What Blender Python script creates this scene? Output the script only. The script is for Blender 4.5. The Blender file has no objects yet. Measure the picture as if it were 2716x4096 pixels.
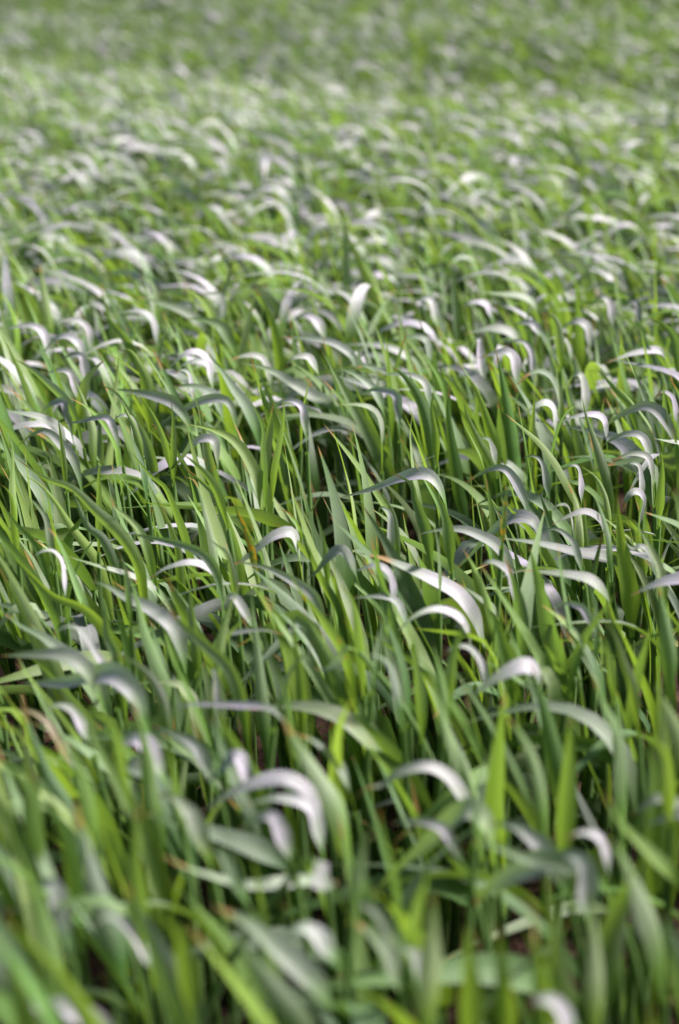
import bpy, math, random
import numpy as np

# ------------------------------------------------------------------ scene, camera, light
sc = bpy.context.scene
C = sc.collection
rng = np.random.default_rng(11)
random.seed(5)
RAD = math.radians

PITCH = RAD(21.8)
CAM_Z = 0.705
LENS = 50.0
FPX = LENS / 36.0 * 4096.0            # focal length in photo pixels
cam_d = bpy.data.cameras.new('camera')
cam_d.sensor_fit = 'VERTICAL'
cam_d.sensor_height = 36.0
cam_d.sensor_width = 24.0
cam_d.lens = LENS
cam_d.clip_start = 0.02
cam_d.clip_end = 2000.0
cam_d.dof.use_dof = True
cam_d.dof.focus_distance = 1.30
cam_d.dof.aperture_fstop = 3.5
cam = bpy.data.objects.new('camera', cam_d)
C.objects.link(cam)
cam.location = (0.0, 0.0, CAM_Z)
cam.rotation_euler = (math.pi / 2 - PITCH, 0.0, 0.0)
sc.camera = cam

SUN_EL, SUN_AZ = RAD(41), RAD(82)      # azimuth from straight ahead (+y) towards the right (+x)
world = bpy.data.worlds.new('World')
sc.world = world
world.use_nodes = True
wn = world.node_tree.nodes
wl = world.node_tree.links
for n in list(wn):
    wn.remove(n)
wo = wn.new('ShaderNodeOutputWorld')
bg = wn.new('ShaderNodeBackground')
sky = wn.new('ShaderNodeTexSky')
sky.sky_type = 'NISHITA'
sky.sun_disc = False
sky.sun_elevation = SUN_EL
sky.sun_rotation = SUN_AZ
sky.air_density = 1.0
sky.dust_density = 2.5
sky.ozone_density = 1.0
bg.inputs['Strength'].default_value = 0.055
wl.new(sky.outputs[0], bg.inputs['Color'])
wl.new(bg.outputs[0], wo.inputs['Surface'])

sun_d = bpy.data.lights.new('sun', 'SUN')
sun_d.energy = 5.0
sun_d.angle = RAD(20)
sun_d.color = (1.0, 0.945, 0.90)
sun = bpy.data.objects.new('sun', sun_d)
C.objects.link(sun)
sun.location = (6, 6, 8)
sun.rotation_euler = (math.pi / 2 - SUN_EL, 0.0, math.pi - SUN_AZ)

sc.view_settings.view_transform = 'Standard'
sc.view_settings.look = 'None'
sc.view_settings.exposure = 1.42
sc.view_settings.gamma = 1.0
sc.cycles.use_denoising = True
sc.cycles.max_bounces = 4
sc.cycles.diffuse_bounces = 2
sc.cycles.glossy_bounces = 2
sc.cycles.transmission_bounces = 2
sc.cycles.sample_clamp_indirect = 6.0

# ------------------------------------------------------------------ materials
def nodes_of(name):
    m = bpy.data.materials.new(name)
    m.use_nodes = True
    nt = m.node_tree
    for n in list(nt.nodes):
        nt.nodes.remove(n)
    return m, nt, nt.nodes, nt.links

def math_node(N, L, op, a, b=None, clamp=False):
    n = N.new('ShaderNodeMath')
    n.operation = op
    n.use_clamp = clamp
    for i, v in enumerate((a, b)):
        if v is None:
            continue
        if isinstance(v, (int, float)):
            n.inputs[i].default_value = v
        else:
            L.new(v, n.inputs[i])
    return n.outputs[0]

def mix_col(N, L, fac, a, b, blend='MIX'):
    n = N.new('ShaderNodeMix')
    n.data_type = 'RGBA'
    n.blend_type = blend
    for sock, v in ((n.inputs[0], fac), (n.inputs[6], a), (n.inputs[7], b)):
        if isinstance(v, (int, float)):
            sock.default_value = v
        elif isinstance(v, tuple):
            sock.default_value = (*v, 1.0)
        else:
            L.new(v, sock)
    return n.outputs[2]

def ramp(N, L, fac, stops):
    n = N.new('ShaderNodeValToRGB')
    el = n.color_ramp.elements
    while len(el) < len(stops):
        el.new(0.5)
    for e, (p, c) in zip(el, stops):
        e.position = p
        e.color = (*c, 1.0) if isinstance(c, tuple) else (c, c, c, 1.0)
    L.new(fac, n.inputs[0])
    return n.outputs[0]

def leaf_material(name, rusty=0.0, dry=0.0):
    """Waxy cereal leaf: parallel veins, midrib, bluish bloom, yellowing tip, light passing through."""
    m, nt, N, L = nodes_of(name)
    out = N.new('ShaderNodeOutputMaterial')
    uv = N.new('ShaderNodeUVMap')
    uv.uv_map = 'UVMap'
    sep = N.new('ShaderNodeSeparateXYZ')
    L.new(uv.outputs[0], sep.inputs[0])
    u, v = sep.outputs[0], sep.outputs[1]
    at = N.new('ShaderNodeAttribute')
    at.attribute_name = 'tint'
    asep = N.new('ShaderNodeSeparateColor')
    L.new(at.outputs['Color'], asep.inputs[0])
    hue, val, age = asep.outputs[0], asep.outputs[1], asep.outputs[2]
    # veins: fine noise stretched along the blade
    comb = N.new('ShaderNodeCombineXYZ')
    L.new(math_node(N, L, 'MULTIPLY', u, 26.0), comb.inputs[0])
    L.new(math_node(N, L, 'MULTIPLY', v, 1.2), comb.inputs[1])
    L.new(math_node(N, L, 'MULTIPLY', hue, 40.0), comb.inputs[2])
    vein = N.new('ShaderNodeTexNoise')
    vein.inputs['Scale'].default_value = 1.0
    vein.inputs['Detail'].default_value = 2.0
    L.new(comb.outputs[0], vein.inputs['Vector'])
    geo = N.new('ShaderNodeNewGeometry')
    blot = N.new('ShaderNodeTexNoise')
    blot.inputs['Scale'].default_value = 45.0
    blot.inputs['Detail'].default_value = 4.0
    L.new(geo.outputs['Position'], blot.inputs['Vector'])
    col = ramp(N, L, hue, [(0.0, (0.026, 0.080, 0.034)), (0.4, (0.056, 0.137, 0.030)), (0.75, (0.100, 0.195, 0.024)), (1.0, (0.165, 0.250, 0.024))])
    col = mix_col(N, L, ramp(N, L, vein.outputs[0], [(0.35, 0.0), (0.65, 0.6)]), col, (0.130, 0.205, 0.070))
    # pale bloom of wax, uneven
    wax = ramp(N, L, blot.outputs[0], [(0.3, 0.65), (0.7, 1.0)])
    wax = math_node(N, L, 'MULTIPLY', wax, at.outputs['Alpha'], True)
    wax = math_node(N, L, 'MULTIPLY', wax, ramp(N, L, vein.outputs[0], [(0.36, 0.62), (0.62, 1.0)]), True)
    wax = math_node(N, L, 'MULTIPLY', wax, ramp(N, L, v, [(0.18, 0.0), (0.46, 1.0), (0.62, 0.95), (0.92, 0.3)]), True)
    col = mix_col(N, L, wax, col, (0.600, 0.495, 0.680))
    mid = ramp(N, L, math_node(N, L, 'ABSOLUTE', math_node(N, L, 'SUBTRACT', u, 0.5)), [(0.0, 0.45), (0.06, 0.0)])
    col = mix_col(N, L, mid, col, (0.16, 0.26, 0.10))
    hs = N.new('ShaderNodeHueSaturation')
    hs.inputs['Saturation'].default_value = 1.0
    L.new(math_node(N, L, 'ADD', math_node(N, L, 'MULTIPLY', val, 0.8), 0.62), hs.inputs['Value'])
    L.new(col, hs.inputs['Color'])
    col = hs.outputs[0]
    tip_in = math_node(N, L, 'ADD', v, math_node(N, L, 'MULTIPLY', math_node(N, L, 'MINIMUM', age, 1.0), 0.14))
    tip = ramp(N, L, tip_in, [(0.965, 0.0), (1.0, 0.9)])
    col = mix_col(N, L, tip, col, (0.30, 0.17, 0.06))
    trans = mix_col(N, L, ramp(N, L, hue, [(0.0, 0.15), (1.0, 1.0)]), (0.070, 0.170, 0.035), (0.28, 0.43, 0.03))
    trans = mix_col(N, L, tip, trans, (0.35, 0.18, 0.05))
    if rusty:
        sp = N.new('ShaderNodeTexNoise')
        sp.inputs['Scale'].default_value = 150.0
        sp.inputs['Detail'].default_value = 3.0
        L.new(geo.outputs['Position'], sp.inputs['Vector'])
        msk = ramp(N, L, sp.outputs[0], [(0.70 - 0.20 * rusty, 0.0), (0.80 - 0.20 * rusty, 1.0)])
        yel = ramp(N, L, sp.outputs[0], [(0.50, (0.45, 0.40, 0.04)), (0.70, (0.42, 0.17, 0.04))])
        col = mix_col(N, L, msk, col, yel)
        trans = mix_col(N, L, msk, trans, (0.55, 0.36, 0.02))
    if dry:
        dc = ramp(N, L, vein.outputs[0], [(0.3, (0.20, 0.075, 0.030)), (0.7, (0.42, 0.23, 0.12))])
        col = mix_col(N, L, dry, col, dc)
        trans = mix_col(N, L, dry, trans, (0.25, 0.10, 0.03))
    dead = math_node(N, L, 'SUBTRACT', age, 1.0, True)
    dcol = ramp(N, L, vein.outputs[0], [(0.3, (0.20, 0.085, 0.035)), (0.7, (0.40, 0.26, 0.13))])
    col = mix_col(N, L, dead, col, dcol)
    trans = mix_col(N, L, dead, trans, (0.22, 0.11, 0.03))
    bump = N.new('ShaderNodeBump')
    bump.inputs['Strength'].default_value = 0.5
    bump.inputs['Distance'].default_value = 0.0006
    L.new(vein.outputs[0], bump.inputs['Height'])
    p = N.new('ShaderNodeBsdfPrincipled')
    L.new(col, p.inputs['Base Color'])
    p.inputs['Roughness'].default_value = 0.52
    L.new(math_node(N, L, 'ADD', math_node(N, L, 'MULTIPLY', wax, 0.42), 0.2), p.inputs['Specular IOR Level'])
    L.new(math_node(N, L, 'MULTIPLY', wax, 0.4), p.inputs['Sheen Weight'])
    p.inputs['Sheen Roughness'].default_value = 0.45
    p.inputs['Sheen Tint'].default_value = (0.93, 0.90, 1.0, 1.0)
    L.new(bump.outputs[0], p.inputs['Normal'])
    t = N.new('ShaderNodeBsdfTranslucent')
    L.new(trans, t.inputs['Color'])
    mx = N.new('ShaderNodeMixShader')
    mx.inputs[0].default_value = 0.33
    L.new(p.outputs[0], mx.inputs[1])
    L.new(t.outputs[0], mx.inputs[2])
    L.new(mx.outputs[0], out.inputs['Surface'])
    return m

M_LEAF = leaf_material('wheat_leaf')
M_RUST = leaf_material('rust_spotted_leaf', rusty=1.0)
M_SPOT = leaf_material('lightly_spotted_leaf', rusty=0.45)
M_DRY = leaf_material('dry_leaf', dry=0.5)
M_STEM = leaf_material('wheat_stem')

def soil_material():
    m, nt, N, L = nodes_of('field_soil')
    out = N.new('ShaderNodeOutputMaterial')
    geo = N.new('ShaderNodeNewGeometry')
    a = N.new('ShaderNodeTexNoise')
    a.inputs['Scale'].default_value = 22.0
    a.inputs['Detail'].default_value = 8.0
    L.new(geo.outputs['Position'], a.inputs['Vector'])
    b = N.new('ShaderNodeTexVoronoi')
    b.inputs['Scale'].default_value = 90.0
    L.new(geo.outputs['Position'], b.inputs['Vector'])
    col = ramp(N, L, a.outputs[0], [(0.3, (0.022, 0.012, 0.009)), (0.55, (0.055, 0.030, 0.022)), (0.8, (0.12, 0.070, 0.048))])
    h = math_node(N, L, 'ADD', a.outputs[0], math_node(N, L, 'MULTIPLY', b.outputs[0], 0.4))
    bump = N.new('ShaderNodeBump')
    bump.inputs['Strength'].default_value = 0.9
    bump.inputs['Distance'].default_value = 0.012
    L.new(h, bump.inputs['Height'])
    p = N.new('ShaderNodeBsdfPrincipled')
    p.inputs['Roughness'].default_value = 0.95
    p.inputs['Specular IOR Level'].default_value = 0.15
    L.new(col, p.inputs['Base Color'])
    L.new(bump.outputs[0], p.inputs['Normal'])
    L.new(p.outputs[0], out.inputs['Surface'])
    return m
M_SOIL = soil_material()

# ------------------------------------------------------------------ the lie of the land
def smooth(a, b, x):
    t = np.clip((np.asarray(x, float) - a) / (b - a), 0.0, 1.0)
    return t * t * (3 - 2 * t)

def ground_z(x, y):
    x = np.asarray(x, float)
    y = np.asarray(y, float)
    yy = y + 0.75 * x + 0.25 * np.sin(1.3 * x + 0.5)                                # the rise runs a little askew
    z = -0.12 * smooth(4.7, 6.7, yy) + 0.075 * np.maximum(yy - 6.2, 0.0) * (1 - smooth(24, 60, yy) * 0.8)
    z = np.where(yy > 60, np.minimum(z, 0.6), z)
    z = z + 0.012 * np.sin(1.9 * y + 0.8 * x) * smooth(1.4, 3.0, y)
    return z

def make_ground():
    ys = np.concatenate([np.linspace(-4, 20, 97), np.linspace(22, 80, 20), np.array([120, 250, 600, 1200.0])])
    xs = np.concatenate([np.array([-900, -300, -100, -40.0]), np.linspace(-20, 20, 81), np.array([40, 100, 300, 900.0])])
    X, Y = np.meshgrid(xs, ys)
    Z = ground_z(np.clip(X, -30, 30), Y)
    co = np.stack([X, Y, Z], -1).reshape(-1, 3)
    n, k = len(ys), len(xs)
    idx = np.arange(n * k).reshape(n, k)
    f = np.stack([idx[:-1, :-1], idx[:-1, 1:], idx[1:, 1:], idx[1:, :-1]], -1).reshape(-1, 4)
    me = bpy.data.meshes.new('ground')
    me.from_pydata(co.tolist(), [], f.tolist())
    me.polygons.foreach_set('use_smooth', [True] * len(f))
    me.materials.append(M_SOIL)
    o = bpy.data.objects.new('ground', me)
    C.objects.link(o)
    o['kind'] = 'structure'
    o['label'] = 'dark brown field soil between the wheat plants'
    return o
make_ground()

# ------------------------------------------------------------------ mesh helpers
def mesh_object(name, co, faces, uv, tint, mat, parent=None, origin=None):
    """One mesh object from numpy arrays (quads)."""
    me = bpy.data.meshes.new(name)
    co = np.asarray(co, np.float32)
    if origin is not None:
        co = co - np.asarray(origin, np.float32)
    nf = len(faces)
    me.vertices.add(len(co))
    me.vertices.foreach_set('co', co.ravel())
    me.loops.add(nf * 4)
    me.polygons.add(nf)
    lv = np.asarray(faces, np.int32).ravel()
    me.loops.foreach_set('vertex_index', lv)
    me.polygons.foreach_set('loop_start', np.arange(0, nf * 4, 4, dtype=np.int32))
    me.polygons.foreach_set('use_smooth', np.ones(nf, bool))
    me.update(calc_edges=True)
    ul = me.uv_layers.new(name='UVMap')
    ul.data.foreach_set('uv', np.asarray(uv, np.float32)[lv].ravel())
    ca = me.color_attributes.new('tint', 'FLOAT_COLOR', 'POINT')
    t4 = np.ones((len(co), 4), np.float32)
    tint = np.asarray(tint, np.float32)
    t4[:, :tint.shape[-1]] = tint
    ca.data.foreach_set('color', t4.ravel())
    me.materials.append(mat)
    o = bpy.data.objects.new(name, me)
    C.objects.link(o)
    if parent is not None:
        o.parent = parent
    return o

def ribbon(P, Wv, half, fold, cols):
    """Vectorised blades. P (n,s,3) centre line, Wv (n,s,3) unit width direction, half (n,s), fold = gutter depth ratio.
    Returns co (n*s*cols,3), faces, uv."""
    n, s, _ = P.shape
    T = np.gradient(P, axis=1)
    T /= np.linalg.norm(T, axis=2, keepdims=True) + 1e-9
    Nn = np.cross(T, Wv)
    Nn /= np.linalg.norm(Nn, axis=2, keepdims=True) + 1e-9
    q = np.linspace(-1, 1, cols)
    off = Wv[:, :, None, :] * (half[:, :, None] * q)[..., None]
    lift = Nn[:, :, None, :] * (half[:, :, None] * np.abs(q) ** 1.15 * fold)[..., None]
    co = (P[:, :, None, :] + off + lift).reshape(-1, 3)
    idx = np.arange(n * s * cols).reshape(n, s, cols)
    f = np.stack([idx[:, :-1, :-1], idx[:, :-1, 1:], idx[:, 1:, 1:], idx[:, 1:, :-1]], -1).reshape(-1, 4)
    uu = np.broadcast_to((q + 1) / 2, (n, s, cols))
    vv = np.broadcast_to(np.linspace(0, 1, s)[None, :, None], (n, s, cols))
    uv = np.stack([uu, vv], -1).reshape(-1, 2)
    return co, f, uv

def width_profile(v, base=0.45, full=0.16, taper=0.52, power=1.25):
    rise = base + (1 - base) * smooth(0, full, v)
    x = np.clip((v - taper) / (1 - taper), 0, 1)
    return np.maximum(rise * (1 - x ** power), 0.012)

def tube(P, r, sides=6):
    """P (s,3), r (s,) -> co, faces, uv"""
    P = np.asarray(P, float)
    s = len(P)
    T = np.gradient(P, axis=0)
    T /= np.linalg.norm(T, axis=1, keepdims=True) + 1e-9
    A = np.cross(T, np.array([0.3, 1.0, 0.0]))
    A /= np.linalg.norm(A, axis=1, keepdims=True) + 1e-9
    B = np.cross(T, A)
    an = np.arange(sides) / sides * 2 * math.pi
    co = P[:, None] + (A[:, None] * np.cos(an)[None, :, None] + B[:, None] * np.sin(an)[None, :, None]) * np.asarray(r)[:, None, None]
    idx = np.arange(s * sides).reshape(s, sides)
    nx = np.roll(idx, -1, axis=1)
    f = np.stack([idx[:-1], nx[:-1], nx[1:], idx[1:]], -1).reshape(-1, 4)
    uv = np.stack([np.broadcast_to(np.arange(sides) / sides, (s, sides)), np.broadcast_to(np.linspace(0, 0.8, s)[:, None], (s, sides))], -1).reshape(-1, 2)
    return co.reshape(-1, 3), f, uv

def catmull(pts, n):
    pts = np.asarray(pts, float)
    p = np.vstack([2 * pts[0] - pts[1], pts, 2 * pts[-1] - pts[-2]])
    d = np.concatenate([[0], np.cumsum(np.linalg.norm(np.diff(pts, axis=0), axis=1))])
    ts = np.linspace(0, d[-1], 200)
    out = []
    for t in ts:
        i = int(np.clip(np.searchsorted(d, t, side='right') - 1, 0, len(pts) - 2))
        u = (t - d[i]) / max(d[i + 1] - d[i], 1e-9)
        a, b, c, e = p[i], p[i + 1], p[i + 2], p[i + 3]
        out.append(0.5 * (2 * b + (c - a) * u + (2 * a - 5 * b + 4 * c - e) * u * u + (3 * b - a - 3 * c + e) * u ** 3))
    out = np.array(out)
    dd = np.concatenate([[0], np.cumsum(np.linalg.norm(np.diff(out, axis=0), axis=1))])
    w = np.linspace(0, dd[-1], n)
    return np.stack([np.interp(w, dd, out[:, k]) for k in range(out.shape[1])], 1)

CS, SN = math.cos(PITCH), math.sin(PITCH)
def ray(px, py):
    x = (px - 1358.0) / FPX
    yv = -(py - 2048.0) / FPX
    return np.array([x, CS + yv * SN, -SN + yv * CS])

def project(P):
    d = P - np.array([0, 0, CAM_Z])
    depth = d[..., 1] * CS - d[..., 2] * SN
    up = d[..., 1] * SN + d[..., 2] * CS
    dd = np.maximum(depth, 1e-3)
    return 1358 + FPX * d[..., 0] / dd, 2048 - FPX * up / dd, depth

# ------------------------------------------------------------------ leaves seen one by one
CROPS = {'A': (0, 1100, 1358 / 1568), 'B': (1358, 1100, 1358 / 1568), 'C': (0, 1900, 1358 / 1568), 'D': (1358, 1900, 1358 / 1568),
         'E': (0, 2700, 1358 / 1568), 'F': (1358, 2700, 1358 / 1568), 'T': (0, 0, 2716 / 1568)}
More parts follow.
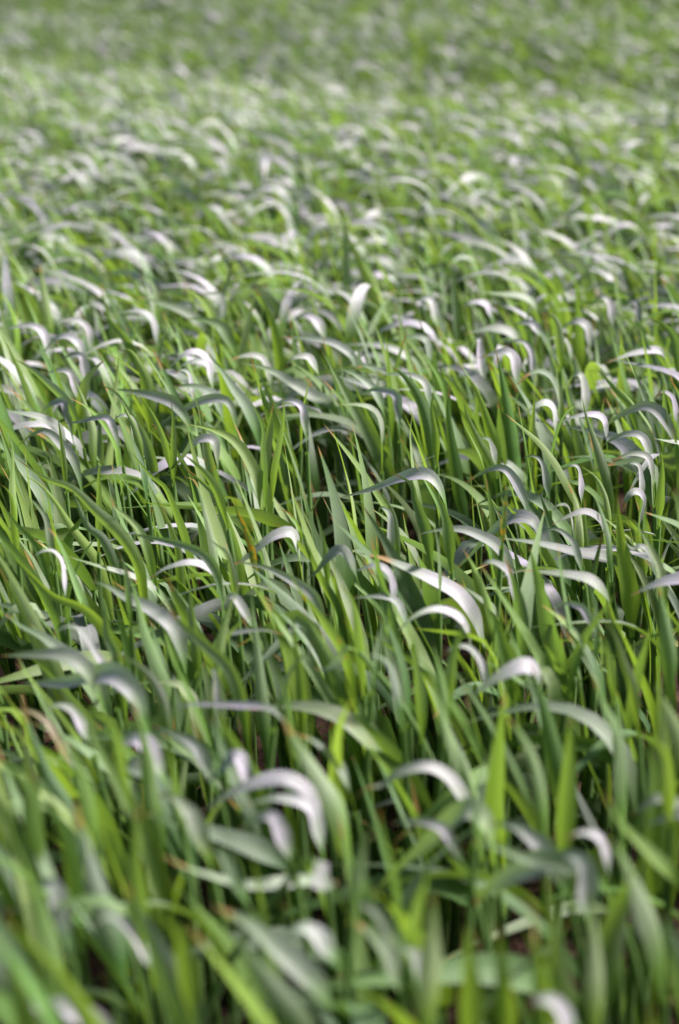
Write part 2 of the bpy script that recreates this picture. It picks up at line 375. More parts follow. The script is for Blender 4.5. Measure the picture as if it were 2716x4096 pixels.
# each line: crop, width, outline of the leaf's run from tip to base
TRACES = """
C 62 65,-84 200,10 330,60 440,165 530,250 600,340 640,430 660,560
C 55 90,-4 180,40 260,130 330,240 400,330 460,420 500,560
C 48 690,45 740,150 790,250 820,340 828,420 840,540
C 62 600,-115 690,0 760,60 810,180 850,300 880,420
C 62 845,-40 930,30 1000,100 1050,230 1090,350 1115,470
C 48 850,10 890,20 920,70 950,180 980,300 1000,420
C 46 680,490 740,445 800,420 880,405 960,430 1005,490 1015,580
C 48 560,265 700,290 830,320 930,360 990,430 1015,520
C 46 310,375 450,420 560,450 660,490 720,550 740,640
C 80 420,490 490,510 570,560 660,600 760,660 815,720 840,820
C 76 0,330 60,380 150,470 250,560 380,610 470,690 540,790 590,910
C 42 230,745 290,705 340,700 390,740 430,810 480,890
C 50 150,385 190,355 240,350 280,395 290,480
C 44 510,90 530,150 580,190 640,250 680,340
C 46 1040,430 1130,390 1200,330 1270,280 1345,268 1372,340
C 62 1275,150 1350,190 1400,290 1440,400 1500,520 1560,630
C 58 1080,400 1200,420 1300,460 1400,520 1450,570 1485,660
C 84 1330,440 1380,530 1450,620 1530,740 1590,850
C 60 1400,490 1460,450 1510,390 1568,345 1610,390
C 80 1160,530 1170,650 1190,800 1210,1000 1225,1150
C 52 890,490 878,560 885,640 900,760
C 66 740,560 830,680 930,770 1030,860 1085,950 1120,1080
C 66 0,835 150,830 280,830 370,870 430,960
C 84 20,640 100,700 200,750 320,840 420,920 470,1020
C 112 90,960 300,960 430,925 530,920 610,990 660,1100
C 60 530,830 620,870 690,930 740,1020 760,1090
C 56 940,930 985,898 1003,960 1012,1040
C 36 1080,90 1100,180 1130,240 1160,330
C 52 180,0 220,90 240,200 270,330 290,430
C 60 215,240 260,290 310,410 350,520 390,620
C 46 1115,485 1070,590 1040,690 1020,790
C 32 1160,640 1090,700 1040,760 1010,840
C 34 1475,730 1410,820 1350,890 1315,960
C 54 1350,630 1360,760 1380,870 1392,1010
C 26 1330,745 1270,725 1200,715 1070,730 1010,760
C 52 430,430 480,600 500,750 540,830 560,950
C 84 585,430 630,560 670,720 720,860 770,1000 790,1110
C 40 115,90 160,130 205,190 225,270
C 44 20,150 80,230 140,290 185,360
C 46 330,60 400,230 470,290 520,400
C 36 545,345 575,420 585,500
C 44 0,40 40,75 60,130 68,210
C 40 1010,640 1060,560 1110,600
C 34 1455,160 1480,250 1500,350
C 40 960,290 1010,330 1050,360 1070,440
C 50 1270,880 1300,960 1330,1060
C 44 1450,890 1500,900 1560,860 1600,800
A 36 155,410 210,350 260,295 320,285 370,330 385,410
A 42 0,260 70,240 150,235 200,270 222,350
A 44 215,230 300,210 360,210 405,250 415,320
A 48 65,385 150,440 230,510 300,580 345,660
A 46 330,465 370,540 400,620 430,720 432,810
A 38 320,565 400,610 470,680 530,780 545,860
A 70 550,348 600,350 640,410 672,480 682,580
A 56 455,500 540,550 600,640 660,740 705,870
A 62 945,345 1020,440 1080,530 1130,600 1175,690
A 60 1110,405 1220,430 1320,480 1430,550 1510,590 1560,660
A 50 670,750 760,680 850,620 940,580 1010,570 1060,595 1085,680
A 54 0,625 100,640 180,660 260,710 290,790
A 46 70,800 130,750 190,720 235,735 285,785 335,845 362,930
A 40 200,460 270,440 320,450 345,510
A 52 770,440 850,370 910,360 960,400 975,470
A 60 510,525 620,540 720,560 800,590 855,660
A 38 800,510 900,515 980,550 1010,610
A 48 630,100 740,130 850,170 920,220 965,300
A 54 1165,45 1220,130 1260,230 1280,330 1292,440
A 42 1290,290 1400,290 1500,305 1568,330 1630,380 1650,460
A 52 530,180 600,170 660,175 700,215 718,300
A 46 1050,400 1120,375 1190,375 1225,410 1242,480
A 46 1150,575 1190,640 1215,720 1212,800 1218,920
A 50 1262,590 1250,680 1240,760 1222,890
A 84 1485,345 1600,550 1700,730 1780,890 1820,1000
A 50 890,535 920,620 940,720 960,830 990,950
A 28 265,640 280,740 292,840
A 46 465,840 455,930 455,1010 452,1110
A 46 50,750 60,830 60,950 66,1060
A 42 630,545 690,620 730,690 765,780
A 52 490,385 440,430 400,480 375,560
A 40 180,650 230,600 290,585 310,640
A 36 790,580 800,680 800,810
A 46 580,690 620,790 650,880
A 48 182,-60 195,20 210,110 226,210
A 46 0,70 50,150 80,240 90,330
A 26 765,190 830,250 870,310 900,380
A 62 860,200 950,210 1020,240 1062,310
A 40 1240,640 1290,590 1350,580 1395,610 1405,670
A 86 870,690 970,710 1060,750 1120,810 1170,900 1205,970 1230,1110
A 44 280,390 330,370 375,375 390,430
A 42 820,430 890,398 950,405 968,460
A 36 800,460 840,440 870,455 880,500
A 44 930,90 980,85 1015,100 1025,150
A 44 640,20 680,20 710,60 718,120
A 44 1320,430 1350,385 1410,375 1440,400
A 44 850,60 900,90 950,140 975,190
A 46 470,150 500,200 560,270 600,330
A 44 1310,240 1400,190 1450,205 1485,260
A 34 560,570 590,640 620,700
A 30 1440,455 1415,560 1400,660
A 40 500,690 560,650 600,660 620,720
A 38 280,690 350,680 450,660 500,665 530,730
A 42 750,930 830,860 890,780 950,755 990,770 1000,840
A 40 1310,560 1310,680 1290,800 1270,900
A 46 850,830 900,870 950,920 1000,1000
B 78 720,340 745,440 765,540 790,680 805,800 822,940
B 56 575,455 620,510 655,590 690,700 722,810
B 60 240,420 310,480 370,570 410,680 432,810
B 60 570,570 590,650 640,760 690,860 712,950
B 60 345,600 325,720 330,850 350,1000 372,1130
B 56 765,640 850,710 930,780 1000,870 1050,960 1110,1080
B 54 1120,560 1140,650 1180,760 1220,880 1250,1010
B 56 1190,750 1240,690 1310,640 1400,605 1460,620 1510,680 1555,790
B 32 1175,420 1240,490 1300,560 1345,620
B 48 1385,430 1410,510 1450,600 1485,700
B 48 1200,800 1260,760 1330,735 1390,745 1425,810
B 52 575,970 630,930 700,895 760,895 810,950 855,1050
B 60 0,1030 150,990 280,940 370,920 430,940 475,1020
B 50 810,520 870,460 930,445 980,480 1010,560 1022,670
B 58 1050,540 1070,480 1110,460 1128,520 1132,600
B 34 740,330 800,305 850,310 885,360 892,440
B 58 640,385 710,365 770,355 802,385 812,450
B 46 640,75 740,90 830,100 890,135 912,210
B 46 165,460 250,460 330,465 390,500 412,580
B 50 850,650 900,610 950,590 982,615 990,680
B 40 1000,690 1070,660 1150,645 1210,660 1228,730
B 40 0,600 80,600 150,620 185,680 192,770
B 44 840,850 890,835 930,860 952,930
B 26 1100,595 1040,650 1000,750
B 46 1225,410 1290,385 1370,360 1470,350 1505,400
B 52 1090,10 1100,150 1110,280 1116,390
B 44 925,180 980,185 1010,230 1018,290
B 54 1155,160 1200,105 1240,120 1255,190
B 48 1000,270 1050,235 1100,215 1142,245 1150,300
B 38 360,190 400,290 430,400 445,480
B 42 380,345 420,410 470,490 492,560
B 46 520,-80 525,60 535,180 548,310
B 46 212,270 220,350 225,480 236,660
B 38 1450,755 1520,770 1568,780 1625,840
B 46 1480,790 1490,880 1486,990
B 42 1240,870 1300,840 1360,825 1420,840 1442,910
B 62 515,500 500,600 510,720 530,850 552,1000 580,1130
B 38 435,520 425,620 442,730
B 32 905,530 895,640 890,710
B 42 270,290 330,285 390,300 408,350
B 46 580,270 700,250 780,265 822,310
B 46 1450,575 1490,540 1530,560 1545,620
B 34 1475,0 1530,60 1575,120 1600,190
B 44 1420,200 1490,225 1540,280 1560,360
B 42 70,430 120,425 160,450 170,510
B 40 1290,150 1340,120 1370,130 1380,180
B 42 560,165 600,130 660,130 685,160
B 42 330,145 380,110 420,120 440,180
B 46 640,760 680,755 700,790
B 40 950,300 1000,290 1040,300 1060,350
B 40 800,230 860,220 900,235
B 44 0,430 70,460 140,510 180,570
B 42 1040,900 1070,880 1100,890 1110,950
B 44 1310,900 1340,870 1380,880 1390,940
B 36 1495,500 1500,600 1500,680
B 34 1110,880 1180,930 1220,1000 1240,1080
B 36 1000,420 1010,500 1020,580
B 40 590,395 640,290 650,380 660,460
B 42 90,560 150,530 220,535 262,560 270,620
B 40 760,210 700,150 715,220 720,300
D 60 360,275 450,255 560,250 650,280 720,320 765,380 792,470
D 64 490,480 600,380 700,270 780,210 850,195 905,230 922,310
D 56 730,290 880,310 1000,335 1100,360 1200,375 1285,410 1312,490
D 76 80,360 200,385 320,435 440,490 540,550 610,640 640,720 680,860
D 66 265,740 310,680 380,635 450,620 520,640 570,690 602,790
D 50 980,230 1060,190 1130,170 1190,200 1217,270
D 50 840,440 950,450 1080,465 1160,490 1228,560
D 40 985,625 1030,595 1090,600 1142,640
D 112 875,325 910,450 940,580 970,720 1012,860
D 54 570,340 630,440 670,540 702,650
D 48 1360,210 1410,290 1450,370 1482,450
D 54 1405,170 1480,200 1568,240 1640,310
D 66 1300,180 1335,95 1375,78 1400,115 1385,190
D 88 1285,100 1290,220 1310,380 1342,570
D 38 160,60 210,110 250,190 262,270
D 74 590,1039 680,970 780,910 850,885 892,905 912,970
D 50 1280,540 1210,640 1140,740 1100,830
D 48 1230,670 1280,760 1320,880 1352,970
D 70 1440,690 1410,800 1370,930 1350,1040
D 50 450,860 520,800 590,795 640,850 662,930
D 62 1340,560 1450,510 1568,480 1660,480
D 34 430,205 450,300 458,410
D 56 530,490 600,540 660,590 712,630
D 46 60,570 160,560 240,570 282,620
D 70 760,370 800,480 830,600 842,750
D 72 0,500 50,560 80,650 100,810
D 78 180,550 200,650 250,780 300,960
D 64 340,730 350,850 370,1010
D 64 580,670 540,780 510,910
D 72 430,780 460,900 482,1030
D 84 1010,640 1080,720 1130,810 1200,970
D 100 670,600 720,680 750,780 782,870
D 72 1470,500 1500,650 1522,810
D 54 120,830 180,838 230,880 260,960
D 48 1195,720 1222,760 1242,820
D 32 765,45 772,90 766,140
D 56 640,430 700,400 770,440 790,500
D 44 1310,300 1350,340 1390,330 1430,370
D 56 1050,30 1080,90 1100,150 1115,250
D 58 240,-10 330,40 350,120 400,260
D 46 910,260 1000,250 1060,290 1090,340
D 46 1150,60 1190,120 1230,230 1250,330
D 56 60,450 160,420 220,450 240,520
D 44 180,200 190,150 230,180 235,260
D 44 300,640 240,650 200,700 180,780
D 60 410,40 450,100 480,170 500,260
D 44 980,170 1010,140 1050,145 1065,200
D 34 1150,500 1180,590 1185,680
E 74 100,60 120,200 170,330 230,470 320,640 350,900
E 92 270,80 400,210 460,340 540,480 610,620 680,760 760,1000
E 92 605,90 650,250 680,400 690,560 720,710
E 112 -60,400 20,420 90,480 140,560 155,660
E 82 120,440 220,560 270,680 320,820 350,1010
E 96 930,640 1040,560 1180,500 1300,480 1390,520 1440,600 1480,760
E 84 1130,600 1220,580 1290,570 1420,600 1460,700
E 74 1100,720 1190,660 1250,650 1285,700
E 112 670,640 800,680 950,720 1100,770 1250,830 1340,910
E 74 505,380 560,320 640,300 690,350
E 112 640,580 630,720 630,850 640,1010
E 62 740,830 860,890 980,930 1130,970 1300,960 1450,950 1540,1000
E 84 930,480 980,480 1040,420 1085,375 1120,420
E 175 560,930 640,1100 760,1350 880,1620
E 132 0,1080 90,1200 220,1320 330,1450 440,1620
E 104 130,1050 180,980 240,970 270,1050
E 94 430,1165 490,1120 550,1130 640,1230
E 104 690,1100 760,1130 830,1200 852,1310
E 112 980,1060 1150,1150 1300,1280 1460,1430
E 150 1050,1130 1150,1300 1300,1500 1400,1660
E 112 960,100 1040,250 1130,400 1185,500
E 60 1360,270 1440,300 1510,360 1575,440
E 112 1300,190 1400,360 1500,520 1570,660
E 82 20,600 60,750 130,900 162,1060
E 30 750,190 830,145 950,135 1100,140 1200,145 1280,180
E 54 700,230 800,270 880,310 935,380
E 36 50,160 130,165 190,195 245,255
E 122 0,1570 150,1530 300,1540 440,1610
E 92 1300,1220 1380,1170 1460,1200
E 140 340,560 400,800 450,1000 530,1260
E 60 210,160 260,140 310,150 350,190
E 84 400,150 480,190 540,260 560,340
E 66 740,310 780,350 800,420
E 80 720,560 790,560 860,620 900,680
E 64 940,810 1000,810 1050,860
E 70 280,310 340,360 370,430 400,530
E 110 1560,960 1500,960 1450,900 1440,850
E 60 30,240 80,260 110,330 130,400
E 120 20,1250 60,1400 120,1600
E 120 150,900 200,1100 250,1300
F 62 60,580 130,520 200,510 260,460 340,430 420,425 500,470 570,570 622,690
F 100 160,1000 280,890 420,770 520,670 600,620 660,660 695,750
F 122 415,10 470,160 520,300 570,420 642,650
F 122 765,70 750,230 740,400 722,650
F 112 880,-60 940,130 980,300 1020,480 1050,640
F 112 1170,0 1230,150 1300,300 1312,570
F 80 1330,660 1400,610 1470,570 1540,590 1590,660
F 112 690,690 780,690 860,730 965,830
F 92 610,760 740,800 880,850 1050,870 1160,910
F 122 950,850 1050,825 1130,870 1140,960
F 64 1030,770 1100,730 1180,740 1215,800
F 122 580,1100 720,970 850,900 955,860 1010,900
F 112 955,920 980,1100 1010,1300 1032,1560
F 142 1250,750 1340,900 1400,1050 1475,1260
F 104 30,1140 110,1165 180,1230 235,1310
F 74 1390,250 1450,290 1500,360 1515,440
F 92 1455,40 1520,170 1575,310
F 94 850,1580 900,1510 970,1500 1025,1560
F 104 0,790 60,880 125,1010
F 84 0,960 40,1010 120,1060 190,1110
F 92 1215,530 1270,640 1330,720 1450,840 1575,960
F 82 1420,290 1440,450 1425,610
F 92 1065,190 1060,400 1042,660
F 74 690,350 700,345 680,420 662,510
F 94 175,735 120,760 100,840
F 62 175,600 200,750 242,910
F 50 230,690 320,675 440,690 500,740
F 112 1480,1090 1520,1200 1565,1310
F 82 770,190 840,280 900,400 935,570
F 150 430,1000 430,1200 425,1410
F 122 600,1150 600,1300 612,1510
F 70 860,1010 890,1070 905,1130
F 84 850,1160 890,1230 920,1330
F 130 1150,1000 1180,1200 1190,1450
F 100 240,1270 300,1260 340,1300
F 110 710,1140 740,1260 760,1450
F 70 400,890 390,980 360,1060
F 60 1400,700 1480,670 1560,640 1610,650
"""
RUSTY = {('C', 1080, 90), ('D', 765, 45)}
SPOTTED = {('C', 1330, 440), ('A', 890, 535), ('C', 860, -40)}
DRY = {('E', 50, 160), ('F', 860, 1010)}

def parse_traces():
    out = []
    for ln in TRACES.strip().splitlines():
        f = ln.split()
        ox, oy, k = CROPS[f[0]]
        raw = [tuple(float(q) for q in p.split(',')) for p in f[2:]]
        pts = np.array([(ox + a * k, oy + b * k) for a, b in raw])
        key = (f[0], int(raw[0][0]), int(raw[0][1]))
        out.append((key, float(f[1]) * k, pts))
    return out

def trace_to_leaf(key, wpx, pts, r):
    """A leaf followed by eye gets its own distance (from how high the crop stands there), its own real size and sweep in depth."""
    tip, base = pts[0], pts[-1]
    top = pts[np.argmin(pts[:, 1])]
    interior = (top[1] < tip[1] - 0.10 * abs(base[1] - top[1]) - 6)
    ext = abs(pts[:, 0].max() - pts[:, 0].min()) / (pts[:, 1].max() - pts[:, 1].min() + 1e-6)
    arch = interior or ext > 1.1
    H = (0.262 if arch else 0.295) + r.uniform(-0.012, 0.012)
    if key[0] in 'EF' and not arch:
        H += 0.01
    d = ray(*top)
    yy = 2.0
    for _ in range(6):                                # canopy follows the ground
        g = float(ground_z(d[0] * yy / d[1], yy))
        t = (CAM_Z - H - g) / -d[2]
        yy = d[1] * t
        if t < 0:
            yy = 9.0
    anchor = np.array([0, 0, CAM_Z]) + d * (yy / d[1])
    psi = r.uniform(-0.55, 0.55) if arch else r.uniform(-0.8, 0.8)
    n = np.array([-math.sin(psi), math.cos(psi), 0.0])
    P = []
    for q in pts:
        dq = ray(*q)
        den = dq @ n
        tq = ((anchor - np.array([0, 0, CAM_Z])) @ n) / den
        P.append(np.array([0, 0, CAM_Z]) + dq * tq)
    P = np.array(P[::-1])                             # base first
    g = float(ground_z(P[0, 0], P[0, 1]))
    ok = P[:, 2] > g + 0.03
    while len(P) > 2 and not ok[0]:
        P, ok = P[1:], ok[1:]
    T0 = P[1] - P[0]
    T0 /= np.linalg.norm(T0)
    ext_l = min(0.35 * (P[0, 2] - g), 0.035)
    P = np.vstack([P[0] - (T0 * 0.5 + np.array([0, 0, 0.5])) * ext_l, P])
    cl = catmull(P, 30)
    depth = anchor[1] * CS - (anchor[2] - CAM_Z) * SN
    goes_left = pts[0, 0] < pts[-1, 0]
    s = -1.0 if goes_left else 1.0
    away = n
    T = np.gradient(cl, axis=0)
    T /= np.linalg.norm(T, axis=1, keepdims=True)
    right = np.array([math.cos(psi), math.sin(psi), 0.0])
    tx, tz = T @ right, T[:, 2]
    pv = np.outer(-tz, right) + np.outer(tx, [0, 0, 1.0])      # turned a quarter in the leaf's plane
    th0 = r.uniform(0.55, 0.95) if arch else r.uniform(-0.5, 0.6)
    th = th0 + np.linspace(r.uniform(-0.3, 0.1), r.uniform(-0.1, 0.35), len(cl))
    if arch:                                          # blade stands on edge where it leaves the stem
        th = th + 1.0 * (1 - smooth(0.05, 0.42, np.linspace(0, 1, len(cl))))
    Wv = pv * np.cos(th)[:, None] + np.outer(np.sin(th) * s, away)
    Wv /= np.linalg.norm(Wv, axis=1, keepdims=True)
    app = math.sqrt(math.cos(th0) ** 2 + (math.sin(th0) * 0.37) ** 2)
    width = (0.88 if arch else 0.92) * wpx / FPX * depth / max(app, 0.6)
    width = min(width, 0.017)
    v = np.linspace(0, 1, len(cl))
    half = width / 2 * width_profile(v, 0.09 if arch else 0.3, 0.5 if arch else 0.3, r.uniform(0.34, 0.5), r.uniform(0.95, 1.2))
    half = half * (1 + 0.05 * np.sin(v * r.uniform(8, 20) + r.uniform(0, 6)))
    if not arch and r.random() < 0.6:
        Wv = -Wv
    return cl, Wv, half, (2 if interior else 1) if arch else 0, depth

# ------------------------------------------------------------------ free-growing leaves (vectorised)
def grow_leaves(root, attach, az, L, e0, bend, cpos, cw, tw0, tw1, width, segs, sway):
    """All inputs are arrays of n. Returns P (n,s,3), Wv, half."""
    n = len(L)
    v = np.linspace(0, 1, segs)[None, :]
    e = e0[:, None] - bend[:, None] * smooth(0, 1, np.clip((v - cpos[:, None] + cw[:, None]) / (2 * cw[:, None]), 0, 1))
    a = az[:, None] + sway[:, None] * v ** 2
    ds = (L / (segs - 1))[:, None]
    em = 0.5 * (e[:, 1:] + e[:, :-1])
    am = 0.5 * (a[:, 1:] + a[:, :-1])
    step = np.stack([np.cos(em) * np.cos(am), np.cos(em) * np.sin(am), np.sin(em)], -1) * ds[..., None]
    P = np.concatenate([np.zeros((n, 1, 3)), np.cumsum(step, axis=1)], axis=1)
    P = P + root[:, None, :] + np.stack([0 * attach, 0 * attach, attach], -1)[:, None, :]
    T = np.stack([np.cos(e) * np.cos(a), np.cos(e) * np.sin(a), np.sin(e)], -1)
    S = np.stack([-np.sin(a), np.cos(a), 0 * a], -1)
    Nn = np.cross(T, S)
    tw = tw0[:, None] + tw1[:, None] * v
    Wv = S * np.cos(tw)[..., None] + Nn * np.sin(tw)[..., None]
    half = (width / 2)[:, None] * width_profile(np.broadcast_to(v, (n, segs)), 0.5, 0.12, 0.38, 1.1)
    return P, Wv, half

def leaf_params(n, arch_p, r, k=1.0):
    arch = r.random(n) < arch_p
    az = math.pi + r.normal(0, 0.50, n)                      # blown towards the left
    rnd = r.random(n) < 0.14
    az = np.where(rnd, r.uniform(0, 2 * math.pi, n), az)
    L = np.where(arch, r.uniform(0.15, 0.24, n), r.uniform(0.13, 0.22, n)) * k
    e0 = np.where(arch, r.uniform(0.95, 1.4, n), r.uniform(1.12, 1.55, n))
    bend = np.where(arch, e0 + r.uniform(-0.2, 0.8, n), r.uniform(0.05, 0.7, n))
    cpos = np.where(arch, r.uniform(0.25, 0.55, n), 0.6)
    cw = np.where(arch, r.uniform(0.25, 0.55, n), 0.5)
    kink = r.random(n) < 0.07
    cw = np.where(kink, 0.06, cw)
    bend = np.where(kink, r.uniform(1.2, 2.3, n), bend)
    tw0 = r.normal(0, 0.55, n)
    tw1 = r.normal(0, 0.6, n)
    width = r.uniform(0.0115, 0.0180, n)
    sway = r.normal(0, 0.35, n)
    return az, L, e0, bend, cpos, cw, tw0, tw1, width, sway, arch

# ------------------------------------------------------------------ depth picture of the traced leaves, so that free ones do not cover them
BW, BH = 679, 1024
buf = np.full((BH, BW), 1e9)
def splat(P, Wv, half, depth_pad=0.0):
    q = np.linspace(-0.9, 0.9, 7)
    # dense along the leaf
    k = 90
    i = np.linspace(0, len(P) - 1, k)
    j = np.clip(i.astype(int), 0, len(P) - 2)
    fr = (i - j)[:, None]
    Pd = P[j] * (1 - fr) + P[j + 1] * fr
    Wd = Wv[j] * (1 - fr) + Wv[j + 1] * fr
    hd = half[j] * (1 - fr[:, 0]) + half[j + 1] * fr[:, 0]
    pts = Pd[:, None] + Wd[:, None] * (hd[:, None] * q)[..., None]
    x, y, d = project(pts.reshape(-1, 3))
    xi, yi = (x / 4).astype(int), (y / 4).astype(int)
    ok = (xi >= 0) & (xi < BW) & (yi >= 0) & (yi < BH)
    np.minimum.at(buf, (yi[ok], xi[ok]), d[ok] + depth_pad)

def blocks(P, half, limit):
    """How many sample points of each leaf (n,s,3) lie in front of a traced leaf."""
    x, y, d = project(P)
    hit = np.zeros(P.shape[:2], bool)
    hp = half * FPX / np.maximum(d, 0.05)
    for s in (-0.8, 0.0, 0.8):
        xi, yi = ((x + s * hp) / 4).astype(int), (y / 4).astype(int)
        ok = (xi >= 0) & (xi < BW) & (yi >= 0) & (yi < BH)
        b = buf[np.clip(yi, 0, BH - 1), np.clip(xi, 0, BW - 1)]
        hit |= ok & (d < b) & (b < 1e8)
    return hit.sum(1) > limit

# ------------------------------------------------------------------ plants as things
PLANTS = []
def stem_curve(root, top, tdir):
    root, top = np.asarray(root), np.asarray(top)
    ctrl = top - tdir * np.linalg.norm(top - root) * 0.45
    t = np.linspace(0, 1, 8)[:, None]
    return (1 - t) ** 2 * root + 2 * t * (1 - t) * ctrl + t * t * top

def add_leaf(parent, origin, P, Wv, half, tint, mat, cols=5, fold=0.32, name='leaf'):
    co, f, uv = ribbon(P[None], Wv[None], half[None], fold, cols)
    return mesh_object(name, co, f, uv, tint, mat, parent, origin)

def new_plant(root):
    e = bpy.data.objects.new('wheat_plant', None)
    e.empty_display_size = 0.02
    C.objects.link(e)
    e.location = root
    e['category'] = 'wheat plant'
    PLANTS.append(e)
    return e

def rand_tint(r, bright=None):
    return (float(np.clip(r.normal(0.52, 0.24), 0, 1)), float(np.clip(r.normal(0.5, 0.2), 0, 1)), float(r.random() ** 3), float(np.clip(r.normal(0.17, 0.12), 0.0, 1)))

traced = []
for key, wpx, pts in parse_traces():
    r = np.random.default_rng(abs(hash((ord(key[0]), key[1], key[2]))) % (2 ** 31))
    cl, Wv, half, arch, depth = trace_to_leaf(key, wpx, pts, r)
    traced.append((key, pts, cl, Wv, half, arch, depth, r))
    k0 = int(len(cl) * ((0.33 if arch else 0.22) if depth > 0.95 else 0.12))       # lower run may be hidden by neighbours
    splat(cl[k0:], Wv[k0:], half[k0:])

hero_roots = []
INFO = []
for key, pts, cl, Wv, half, arch, depth, r in traced:
    T0 = cl[1] - cl[0]
    T0 = T0 / np.linalg.norm(T0)
    T0 = T0 * 0.6 + np.array([0, 0, 0.4])
    T0 /= np.linalg.norm(T0)
    hgt = cl[0, 2]
    rx, ry = cl[0, 0] - T0[0] * hgt * 0.35 + r.normal(0, 0.006), cl[0, 1] - T0[1] * hgt * 0.3 + r.normal(0, 0.01)
    root = np.array([rx, ry, float(ground_z(rx, ry))])
    hero_roots.append(root)
    e = new_plant(root)
    mat = M_RUST if key in RUSTY else M_SPOT if key in SPOTTED else M_DRY if key in DRY else M_LEAF
    tint = rand_tint(r)
    if not arch:
        tint = (min(1, tint[0] + 0.16), tint[1], tint[2], float(np.clip(r.normal(0.17, 0.12), 0.0, 1)))
    else:
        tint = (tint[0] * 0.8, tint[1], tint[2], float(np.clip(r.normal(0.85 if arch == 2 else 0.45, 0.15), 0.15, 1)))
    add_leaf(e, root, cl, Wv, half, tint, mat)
    sp = stem_curve(root - np.array([0, 0, 0.004]), cl[0], T0)
    co, f, uv = tube(sp, np.linspace(0.0034, 0.0020, len(sp)))
    mesh_object('stem', co, f, uv, (0.6, 0.4, 0.0, 0.05), M_STEM, e, root)
    # lower leaves of the same plant, kept clear of the traced ones
    az, L, e0, bend, cpos, cw, tw0, tw1, width, sway, ar = leaf_params(3, 0.3, r, 0.85)
    at = np.array([0.25, 0.5, 0.7]) * hgt
    ii = [2, 4, 5]
    rt = sp[ii] - np.array([0, 0, 1.0]) * 0
    Pn, Wn, hn = grow_leaves(rt, at * 0, az, L, e0, bend, cpos, cw, tw0, tw1, width, 14, sway)
    bad = blocks(Pn, hn, 0)
    for i in range(3):
        if not bad[i] and (depth > 0.9 or i == 2):
            add_leaf(e, root, Pn[i], Wn[i], hn[i], rand_tint(r), M_LEAF, 3)
    INFO.append((e, key, pts, arch, depth, mat))

# ------------------------------------------------------------------ the rest of the crop
def row_positions(y0, y1, dens, r, margin=0.7):
    half_w = lambda y: 0.25 * y + margin
    pitch = 0.115
    per = 1.0 / (dens * pitch)                          # spacing along the row
    out = []
    y = y0
    while y < y1:
        w = half_w(y)
        k = int(2 * w / per)
        x = np.linspace(-w, w, k) + r.normal(0, per * 0.5, k)
        yy = y + 0.10 * x + r.normal(0, 0.026, k) + 0.02 * np.sin(3 * x + y * 9)
        out.append(np.stack([x, yy], 1))
        y += pitch
    return np.concatenate(out)

parts_co, parts_f, parts_uv, parts_t = [], [], [], []
nv = 0
def stash(co, f, uv, tint):
    global nv
    parts_co.append(co.astype(np.float32)); parts_f.append(f + nv); parts_uv.append(uv.astype(np.float32)); parts_t.append(tint.astype(np.float32))
    nv += len(co)

def patch(x, y):
    """slow variation over the field: -1..1"""
    return (np.sin(1.7 * x + 0.9 * y + 1.0) + np.sin(0.8 * x - 1.9 * y + 2.2) + np.sin(3.1 * x + 2.3 * y)) / 3.0

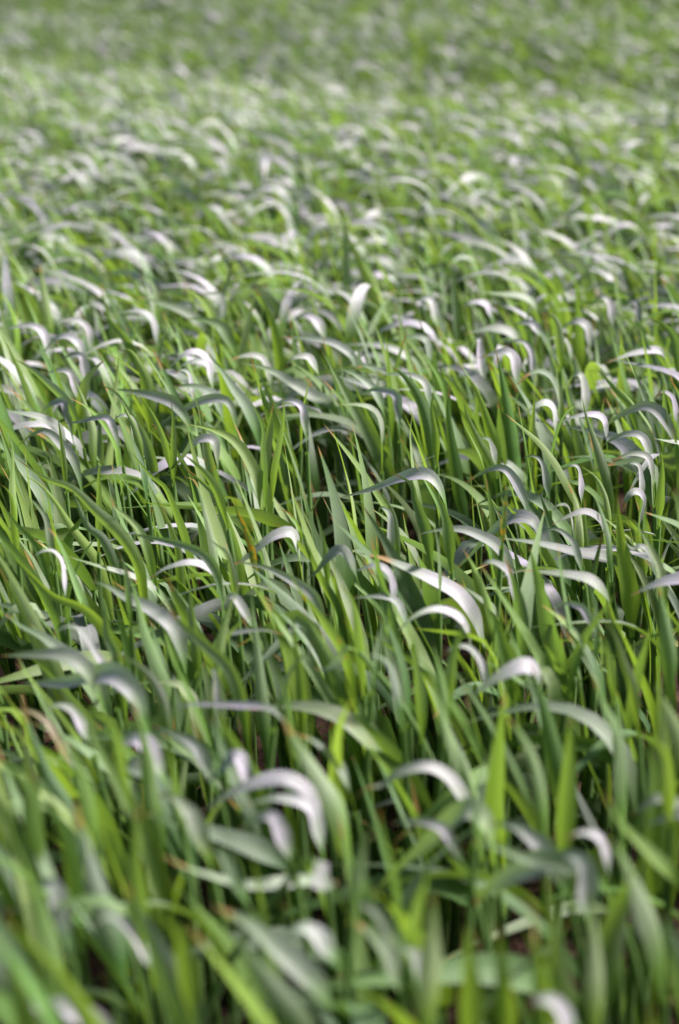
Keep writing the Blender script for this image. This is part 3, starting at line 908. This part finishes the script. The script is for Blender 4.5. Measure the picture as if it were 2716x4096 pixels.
N_FREE = max(0, 325 - len(PLANTS))
free_done = 0
for (y0, y1, dens, nleaf, segs, cols, wk) in ((0.30, 0.95, 210, 4, 14, 3, 1.05), (0.95, 1.5, 290, 5, 14, 3, 1.0), (1.5, 3.2, 430, 5, 11, 3, 1.0), (3.2, 6.2, 430, 5, 8, 2, 1.1), (6.2, 11.0, 210, 4, 7, 2, 1.2), (11.0, 17.0, 130, 4, 6, 2, 1.4)):
    xy = row_positions(y0, y1, dens, rng, 0.7 if y0 < 3 else 1.0)
    n = len(xy)
    pz = patch(xy[:, 0], xy[:, 1])
    far = smooth(5.6, 6.4, xy[:, 1] + 0.6 * xy[:, 0])
    root = np.column_stack([xy, ground_z(xy[:, 0], xy[:, 1])])
    hk = 1.0 + 0.10 * pz + rng.normal(0, 0.06, n)
    order = np.argsort(np.hypot(xy[:, 0], xy[:, 1]))
    plant_leaves = [[] for _ in range(n)] if y0 < 0.5 else None
    base_hue = np.clip(rng.normal(0.58, 0.2, n), 0, 1)
    for li in range(nleaf):
        ap = np.clip(0.82 + 0.25 * pz - 0.1 * far, 0.05, 0.98) * (0.92, 0.80, 0.08, 0.02, 0.0)[li] * (0.05 + 0.3 * smooth(0.9, 1.3, xy[:, 1]) + 0.55 * smooth(1.3, 2.0, xy[:, 1]))
        az, L, e0, bend, cpos, cw, tw0, tw1, width, sway, ar = leaf_params(n, ap, rng)
        att = np.array([0.15, 0.115, 0.075, 0.035, 0.135])[li] * hk * rng.uniform(0.8, 1.15, n)
        L = L * hk * np.array([0.86, 1.0, 0.95, 0.8, 0.82])[li]
        if li >= 2:                                    # lower leaves stand close along the stem
            e0 = np.where(ar, e0, rng.uniform(1.32, 1.56, n))
            bend = np.where(ar, bend, rng.uniform(0.0, 0.35, n))
        att = att + np.where(ar, 0.022, -0.03 * smooth(1.3, 2.5, xy[:, 1]))
        dead = rng.random(n) < (0.0, 0.0, 0.05, 0.14, 0.0)[li]
        L = np.where(dead, L * 0.55, L)
        width = np.where(dead, width * 0.55, width)
        P, Wv, half = grow_leaves(root, att, az, L, e0, bend, cpos, cw, tw0, tw1, width * wk, segs, sway)
        keep = np.ones(n, bool)
        if y0 < 4:
            keep &= ~blocks(P, half, 0)
        if li == 4:
            keep &= rng.random(n) < 0.35
        x_, y_, d_ = project(P)
        keep &= d_.min(1) > 0.33
        hue = np.clip(base_hue + rng.normal(0, 0.15, n) + np.where(ar, -0.12, 0.12) - (0.0, 0.0, 0.12, 0.2, -0.08)[li], 0, 1)  # lower leaves get a deeper green tint, painting shade into the canopy's inside
        strip = smooth(5.7, 7.0, xy[:, 1] + 0.75 * xy[:, 0] + 0.7 * pz)     # shade of the far dip, put into the crop's tint
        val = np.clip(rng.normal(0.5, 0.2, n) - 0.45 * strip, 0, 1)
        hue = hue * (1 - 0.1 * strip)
        age = rng.random(n) ** 2 * (0.6 + 0.5 * (li == 3))
        age = np.where(dead, 1.0 + rng.uniform(0.5, 1.0, n), age)
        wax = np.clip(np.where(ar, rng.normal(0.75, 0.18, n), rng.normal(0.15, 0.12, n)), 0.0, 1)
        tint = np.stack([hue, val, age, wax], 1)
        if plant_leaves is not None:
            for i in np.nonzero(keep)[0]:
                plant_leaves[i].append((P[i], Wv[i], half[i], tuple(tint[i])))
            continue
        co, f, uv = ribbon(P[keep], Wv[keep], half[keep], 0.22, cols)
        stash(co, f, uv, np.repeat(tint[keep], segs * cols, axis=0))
    # stems
    top = root + np.array([0, 0, 1.0]) * (0.15 * hk)[:, None]
    lean = rng.normal(0, 0.008, (n, 2))
    SP = root[:, None, :] * (1 - np.linspace(0, 1, 3))[None, :, None] + top[:, None, :] * np.linspace(0, 1, 3)[None, :, None]
    if plant_leaves is not None:
        xr, yr, dr = project(root + np.array([0, 0, 0.2]))
        inside = (xr > 60) & (xr < 2656) & (yr < 4080)
        cand = [i for i in order if inside[i] and len(plant_leaves[i]) >= 2]
        chosen = set(cand[:N_FREE])
        for i in chosen:
            e = new_plant(root[i])
            for (p, w, h, t) in plant_leaves[i]:
                add_leaf(e, root[i], p, w, h, t, M_LEAF, 3)
            topz = max(0.08, 0.15 * hk[i])
            sp = np.linspace(root[i] - [0, 0, 0.004], root[i] + [0, 0, topz], 5)
            co, f, uv = tube(sp, np.linspace(0.0034, 0.0018, 5))
            mesh_object('stem', co, f, uv, (0.6, 0.4, 0.0, 0.05), M_STEM, e, root[i])
            pp = np.array([q[0][:, :] for q in plant_leaves[i]])
            px, py, pd = project(pp.reshape(-1, 3))
            INFO.append((e, ('free', 0, 0), np.stack([px, py], 1), None, float(dr[i]), M_LEAF))
        rest = [i for i in range(n) if i not in chosen]
        lv = [q for i in rest for q in plant_leaves[i]]
        if lv:
            co, f, uv = ribbon(np.array([q[0] for q in lv]), np.array([q[1] for q in lv]), np.array([q[2] for q in lv]), 0.22, cols)
            stash(co, f, uv, np.repeat(np.array([q[3] for q in lv]), segs * cols, axis=0))
        sel = np.array(rest)
    else:
        sel = np.arange(n)
    if y0 < 6.0:
        ang = np.arange(4) / 4 * 2 * math.pi
        ring = np.stack([np.cos(ang), np.sin(ang), 0 * ang], 1)
        rad = np.array([0.0034, 0.0030, 0.0016])
        S = SP[sel]
        bl = blocks(S, np.full(S.shape[:2], 0.002), 0)
        S = S[~bl]
        co = (S[:, :, None, :] + ring[None, None] * rad[None, :, None, None])
        m = len(S)
        idx = np.arange(m * 12).reshape(m, 3, 4)
        nx = np.roll(idx, -1, axis=2)
        f = np.stack([idx[:, :-1], nx[:, :-1], nx[:, 1:], idx[:, 1:]], -1).reshape(-1, 4)
        uvs = np.zeros((m, 3, 4, 2)); uvs[..., 0] = np.arange(4) / 4; uvs[..., 1] = np.array([0, 0.4, 0.8])[None, :, None]
        tt = np.tile(np.array([[0.6, 0.4, 0.0, 0.05]]), (m * 12, 1))
        stash(co.reshape(-1, 3), f, uvs.reshape(-1, 2), tt)

crop = mesh_object('wheat_crop', np.concatenate(parts_co), np.concatenate(parts_f), np.concatenate(parts_uv), np.concatenate(parts_t), M_LEAF)
crop['kind'] = 'stuff'
crop['category'] = 'wheat crop'
crop['label'] = 'dense mass of young green wheat leaves filling the field to its far edge'

# dry leaf bits lying about on the soil
n = 900
xy = np.column_stack([rng.uniform(-0.9, 0.9, n), rng.uniform(0.35, 3.0, n)])
root = np.column_stack([xy, ground_z(xy[:, 0], xy[:, 1]) + 0.004])
az = rng.uniform(0, 2 * math.pi, n)
P, Wv, half = grow_leaves(root, rng.uniform(0, 0.05, n), az, rng.uniform(0.03, 0.10, n), rng.uniform(-0.1, 0.7, n), rng.uniform(0.2, 1.2, n),
                          np.full(n, 0.5), np.full(n, 0.4), rng.normal(0, 0.8, n), rng.normal(0, 1.5, n), rng.uniform(0.003, 0.007, n), 8, rng.normal(0, 0.8, n))
P[..., 2] = np.maximum(P[..., 2], ground_z(P[..., 0], P[..., 1]) + 0.003)
co, f, uv = ribbon(P, Wv, half, 0.4, 3)
t = np.repeat(np.stack([rng.random(n), rng.random(n), rng.random(n), 0.1 * rng.random(n)], 1), 24, axis=0)
lit = mesh_object('dry_leaf_litter', co, f, uv, t, M_DRY)
lit['kind'] = 'stuff'
lit['label'] = 'withered reddish brown leaf scraps lying on the soil'

# ------------------------------------------------------------------ labels
SPECIAL = {
 ('C', 65, -84): 'long grey-green leaf sweeping down from the upper left',
 ('C', 420, 490): 'broad grey leaf turning silvery white at its bend',
 ('C', 0, 330): 'long broad leaf running in from the photo edge',
 ('C', 90, 960): 'broad white arched leaf beside blurred silver leaves',
 ('C', 1080, 90): 'narrow blade spotted with yellow rust',
 ('C', 1330, 440): 'broad green leaf with a pale yellow sore',
 ('C', 680, 490): 'slim bright arch over a dark gap',
 ('C', 585, 430): 'tall green blade in front of a silvery bend',
 ('A', 1485, 345): 'tall broad green blade slanting through the middle',
 ('A', 870, 690): 'bright yellow-green leaf folding over at its top',
 ('A', 670, 750): 'long blue-grey leaf arched over upright blades',
 ('B', 720, 340): 'tall straight blade with a needle tip',
 ('B', 1190, 750): 'large silver arch near the right edge',
 ('B', 0, 1030): 'long silver leaf with a green pointed end',
 ('B', 575, 970): 'slender silver arch like a hoop',
 ('D', 360, 275): 'broad leaf with green tip lying nearly level',
 ('D', 490, 480): 'long dark arch crossing behind a level leaf',
 ('D', 730, 290): 'long level leaf shining white at its base end',
 ('D', 80, 360): 'very long green leaf curving down to the right',
 ('D', 265, 740): 'bold silver arch under a long green leaf',
 ('D', 875, 325): 'broad blurred upright yellow-green blade',
 ('D', 1285, 100): 'tall broad green blade close to the right edge',
 ('D', 590, 1039): 'blue-grey leaf ending in a bright bend',
 ('D', 765, 45): 'short yellow and orange withered blade',
 ('E', 930, 640): 'large blurred silver arch in the near rows',
 ('E', 670, 640): 'broad pale blurred leaf slanting to the right',
 ('E', 50, 160): 'thin orange-brown withered leaf',
 ('E', 750, 190): 'thread-thin pale arch',
 ('E', 560, 930): 'huge blurred green blade at the bottom',
 ('F', 60, 580): 'clear silver arch over dark stems',
 ('F', 160, 1000): 'blurred leaf rising to a bright bend',
 ('F', 880, -60): 'tall pale blue-green blade, slightly blurred',
 ('F', 1330, 660): 'short bright white arch by the right edge',
 ('F', 860, 1010): 'small curled brown dry leaf',
}
seen = {}
for e, key, pts, arch, depth, mat in INFO:
    inside = pts[(pts[:, 0] > 0) & (pts[:, 0] < 2716) & (pts[:, 1] > 0) & (pts[:, 1] < 4096)]
    q = inside if len(inside) else pts
    top = q[np.argmin(q[:, 1])]
    ax, ay = int(np.clip(top[0] / 27.16, 0, 99)), int(np.clip(top[1] / 40.96, 0, 99))
    span = np.linalg.norm(np.diff(pts, axis=0), axis=1).sum()
    soft = 'blurred ' if top[1] > 2750 else ''
    if key in SPECIAL:
        look = SPECIAL[key]
    elif key[0] == 'free':
        look = soft + 'bunch of green blades'
    elif arch == 2:
        look = soft + ('long silvery leaf arched over' if span > 330 else 'short silvery leaf arched over')
    elif arch == 1:
        look = soft + ('long pale leaf sloping sideways' if span > 330 else 'short pale leaf sloping sideways')
    else:
        way = pts[0, 0] - pts[-1, 0]
        look = soft + ('tall ' if span > 300 else 'short ') + ('blade leaning left' if way < -90 else 'blade leaning right' if way > 90 else 'upright pointed blade')
    lab = '%s, top %d%% across and %d%% down' % (look, ax, ay)
    while lab in seen:
        ay += 1
        lab = '%s, top %d%% across and %d%% down' % (look, ax, ay)
    seen[lab] = e
    e['label'] = lab
    e['group'] = 'young wheat plants standing in the front of the field'
print('PLANTS', len(PLANTS), 'traced', len(traced), 'verts', nv)
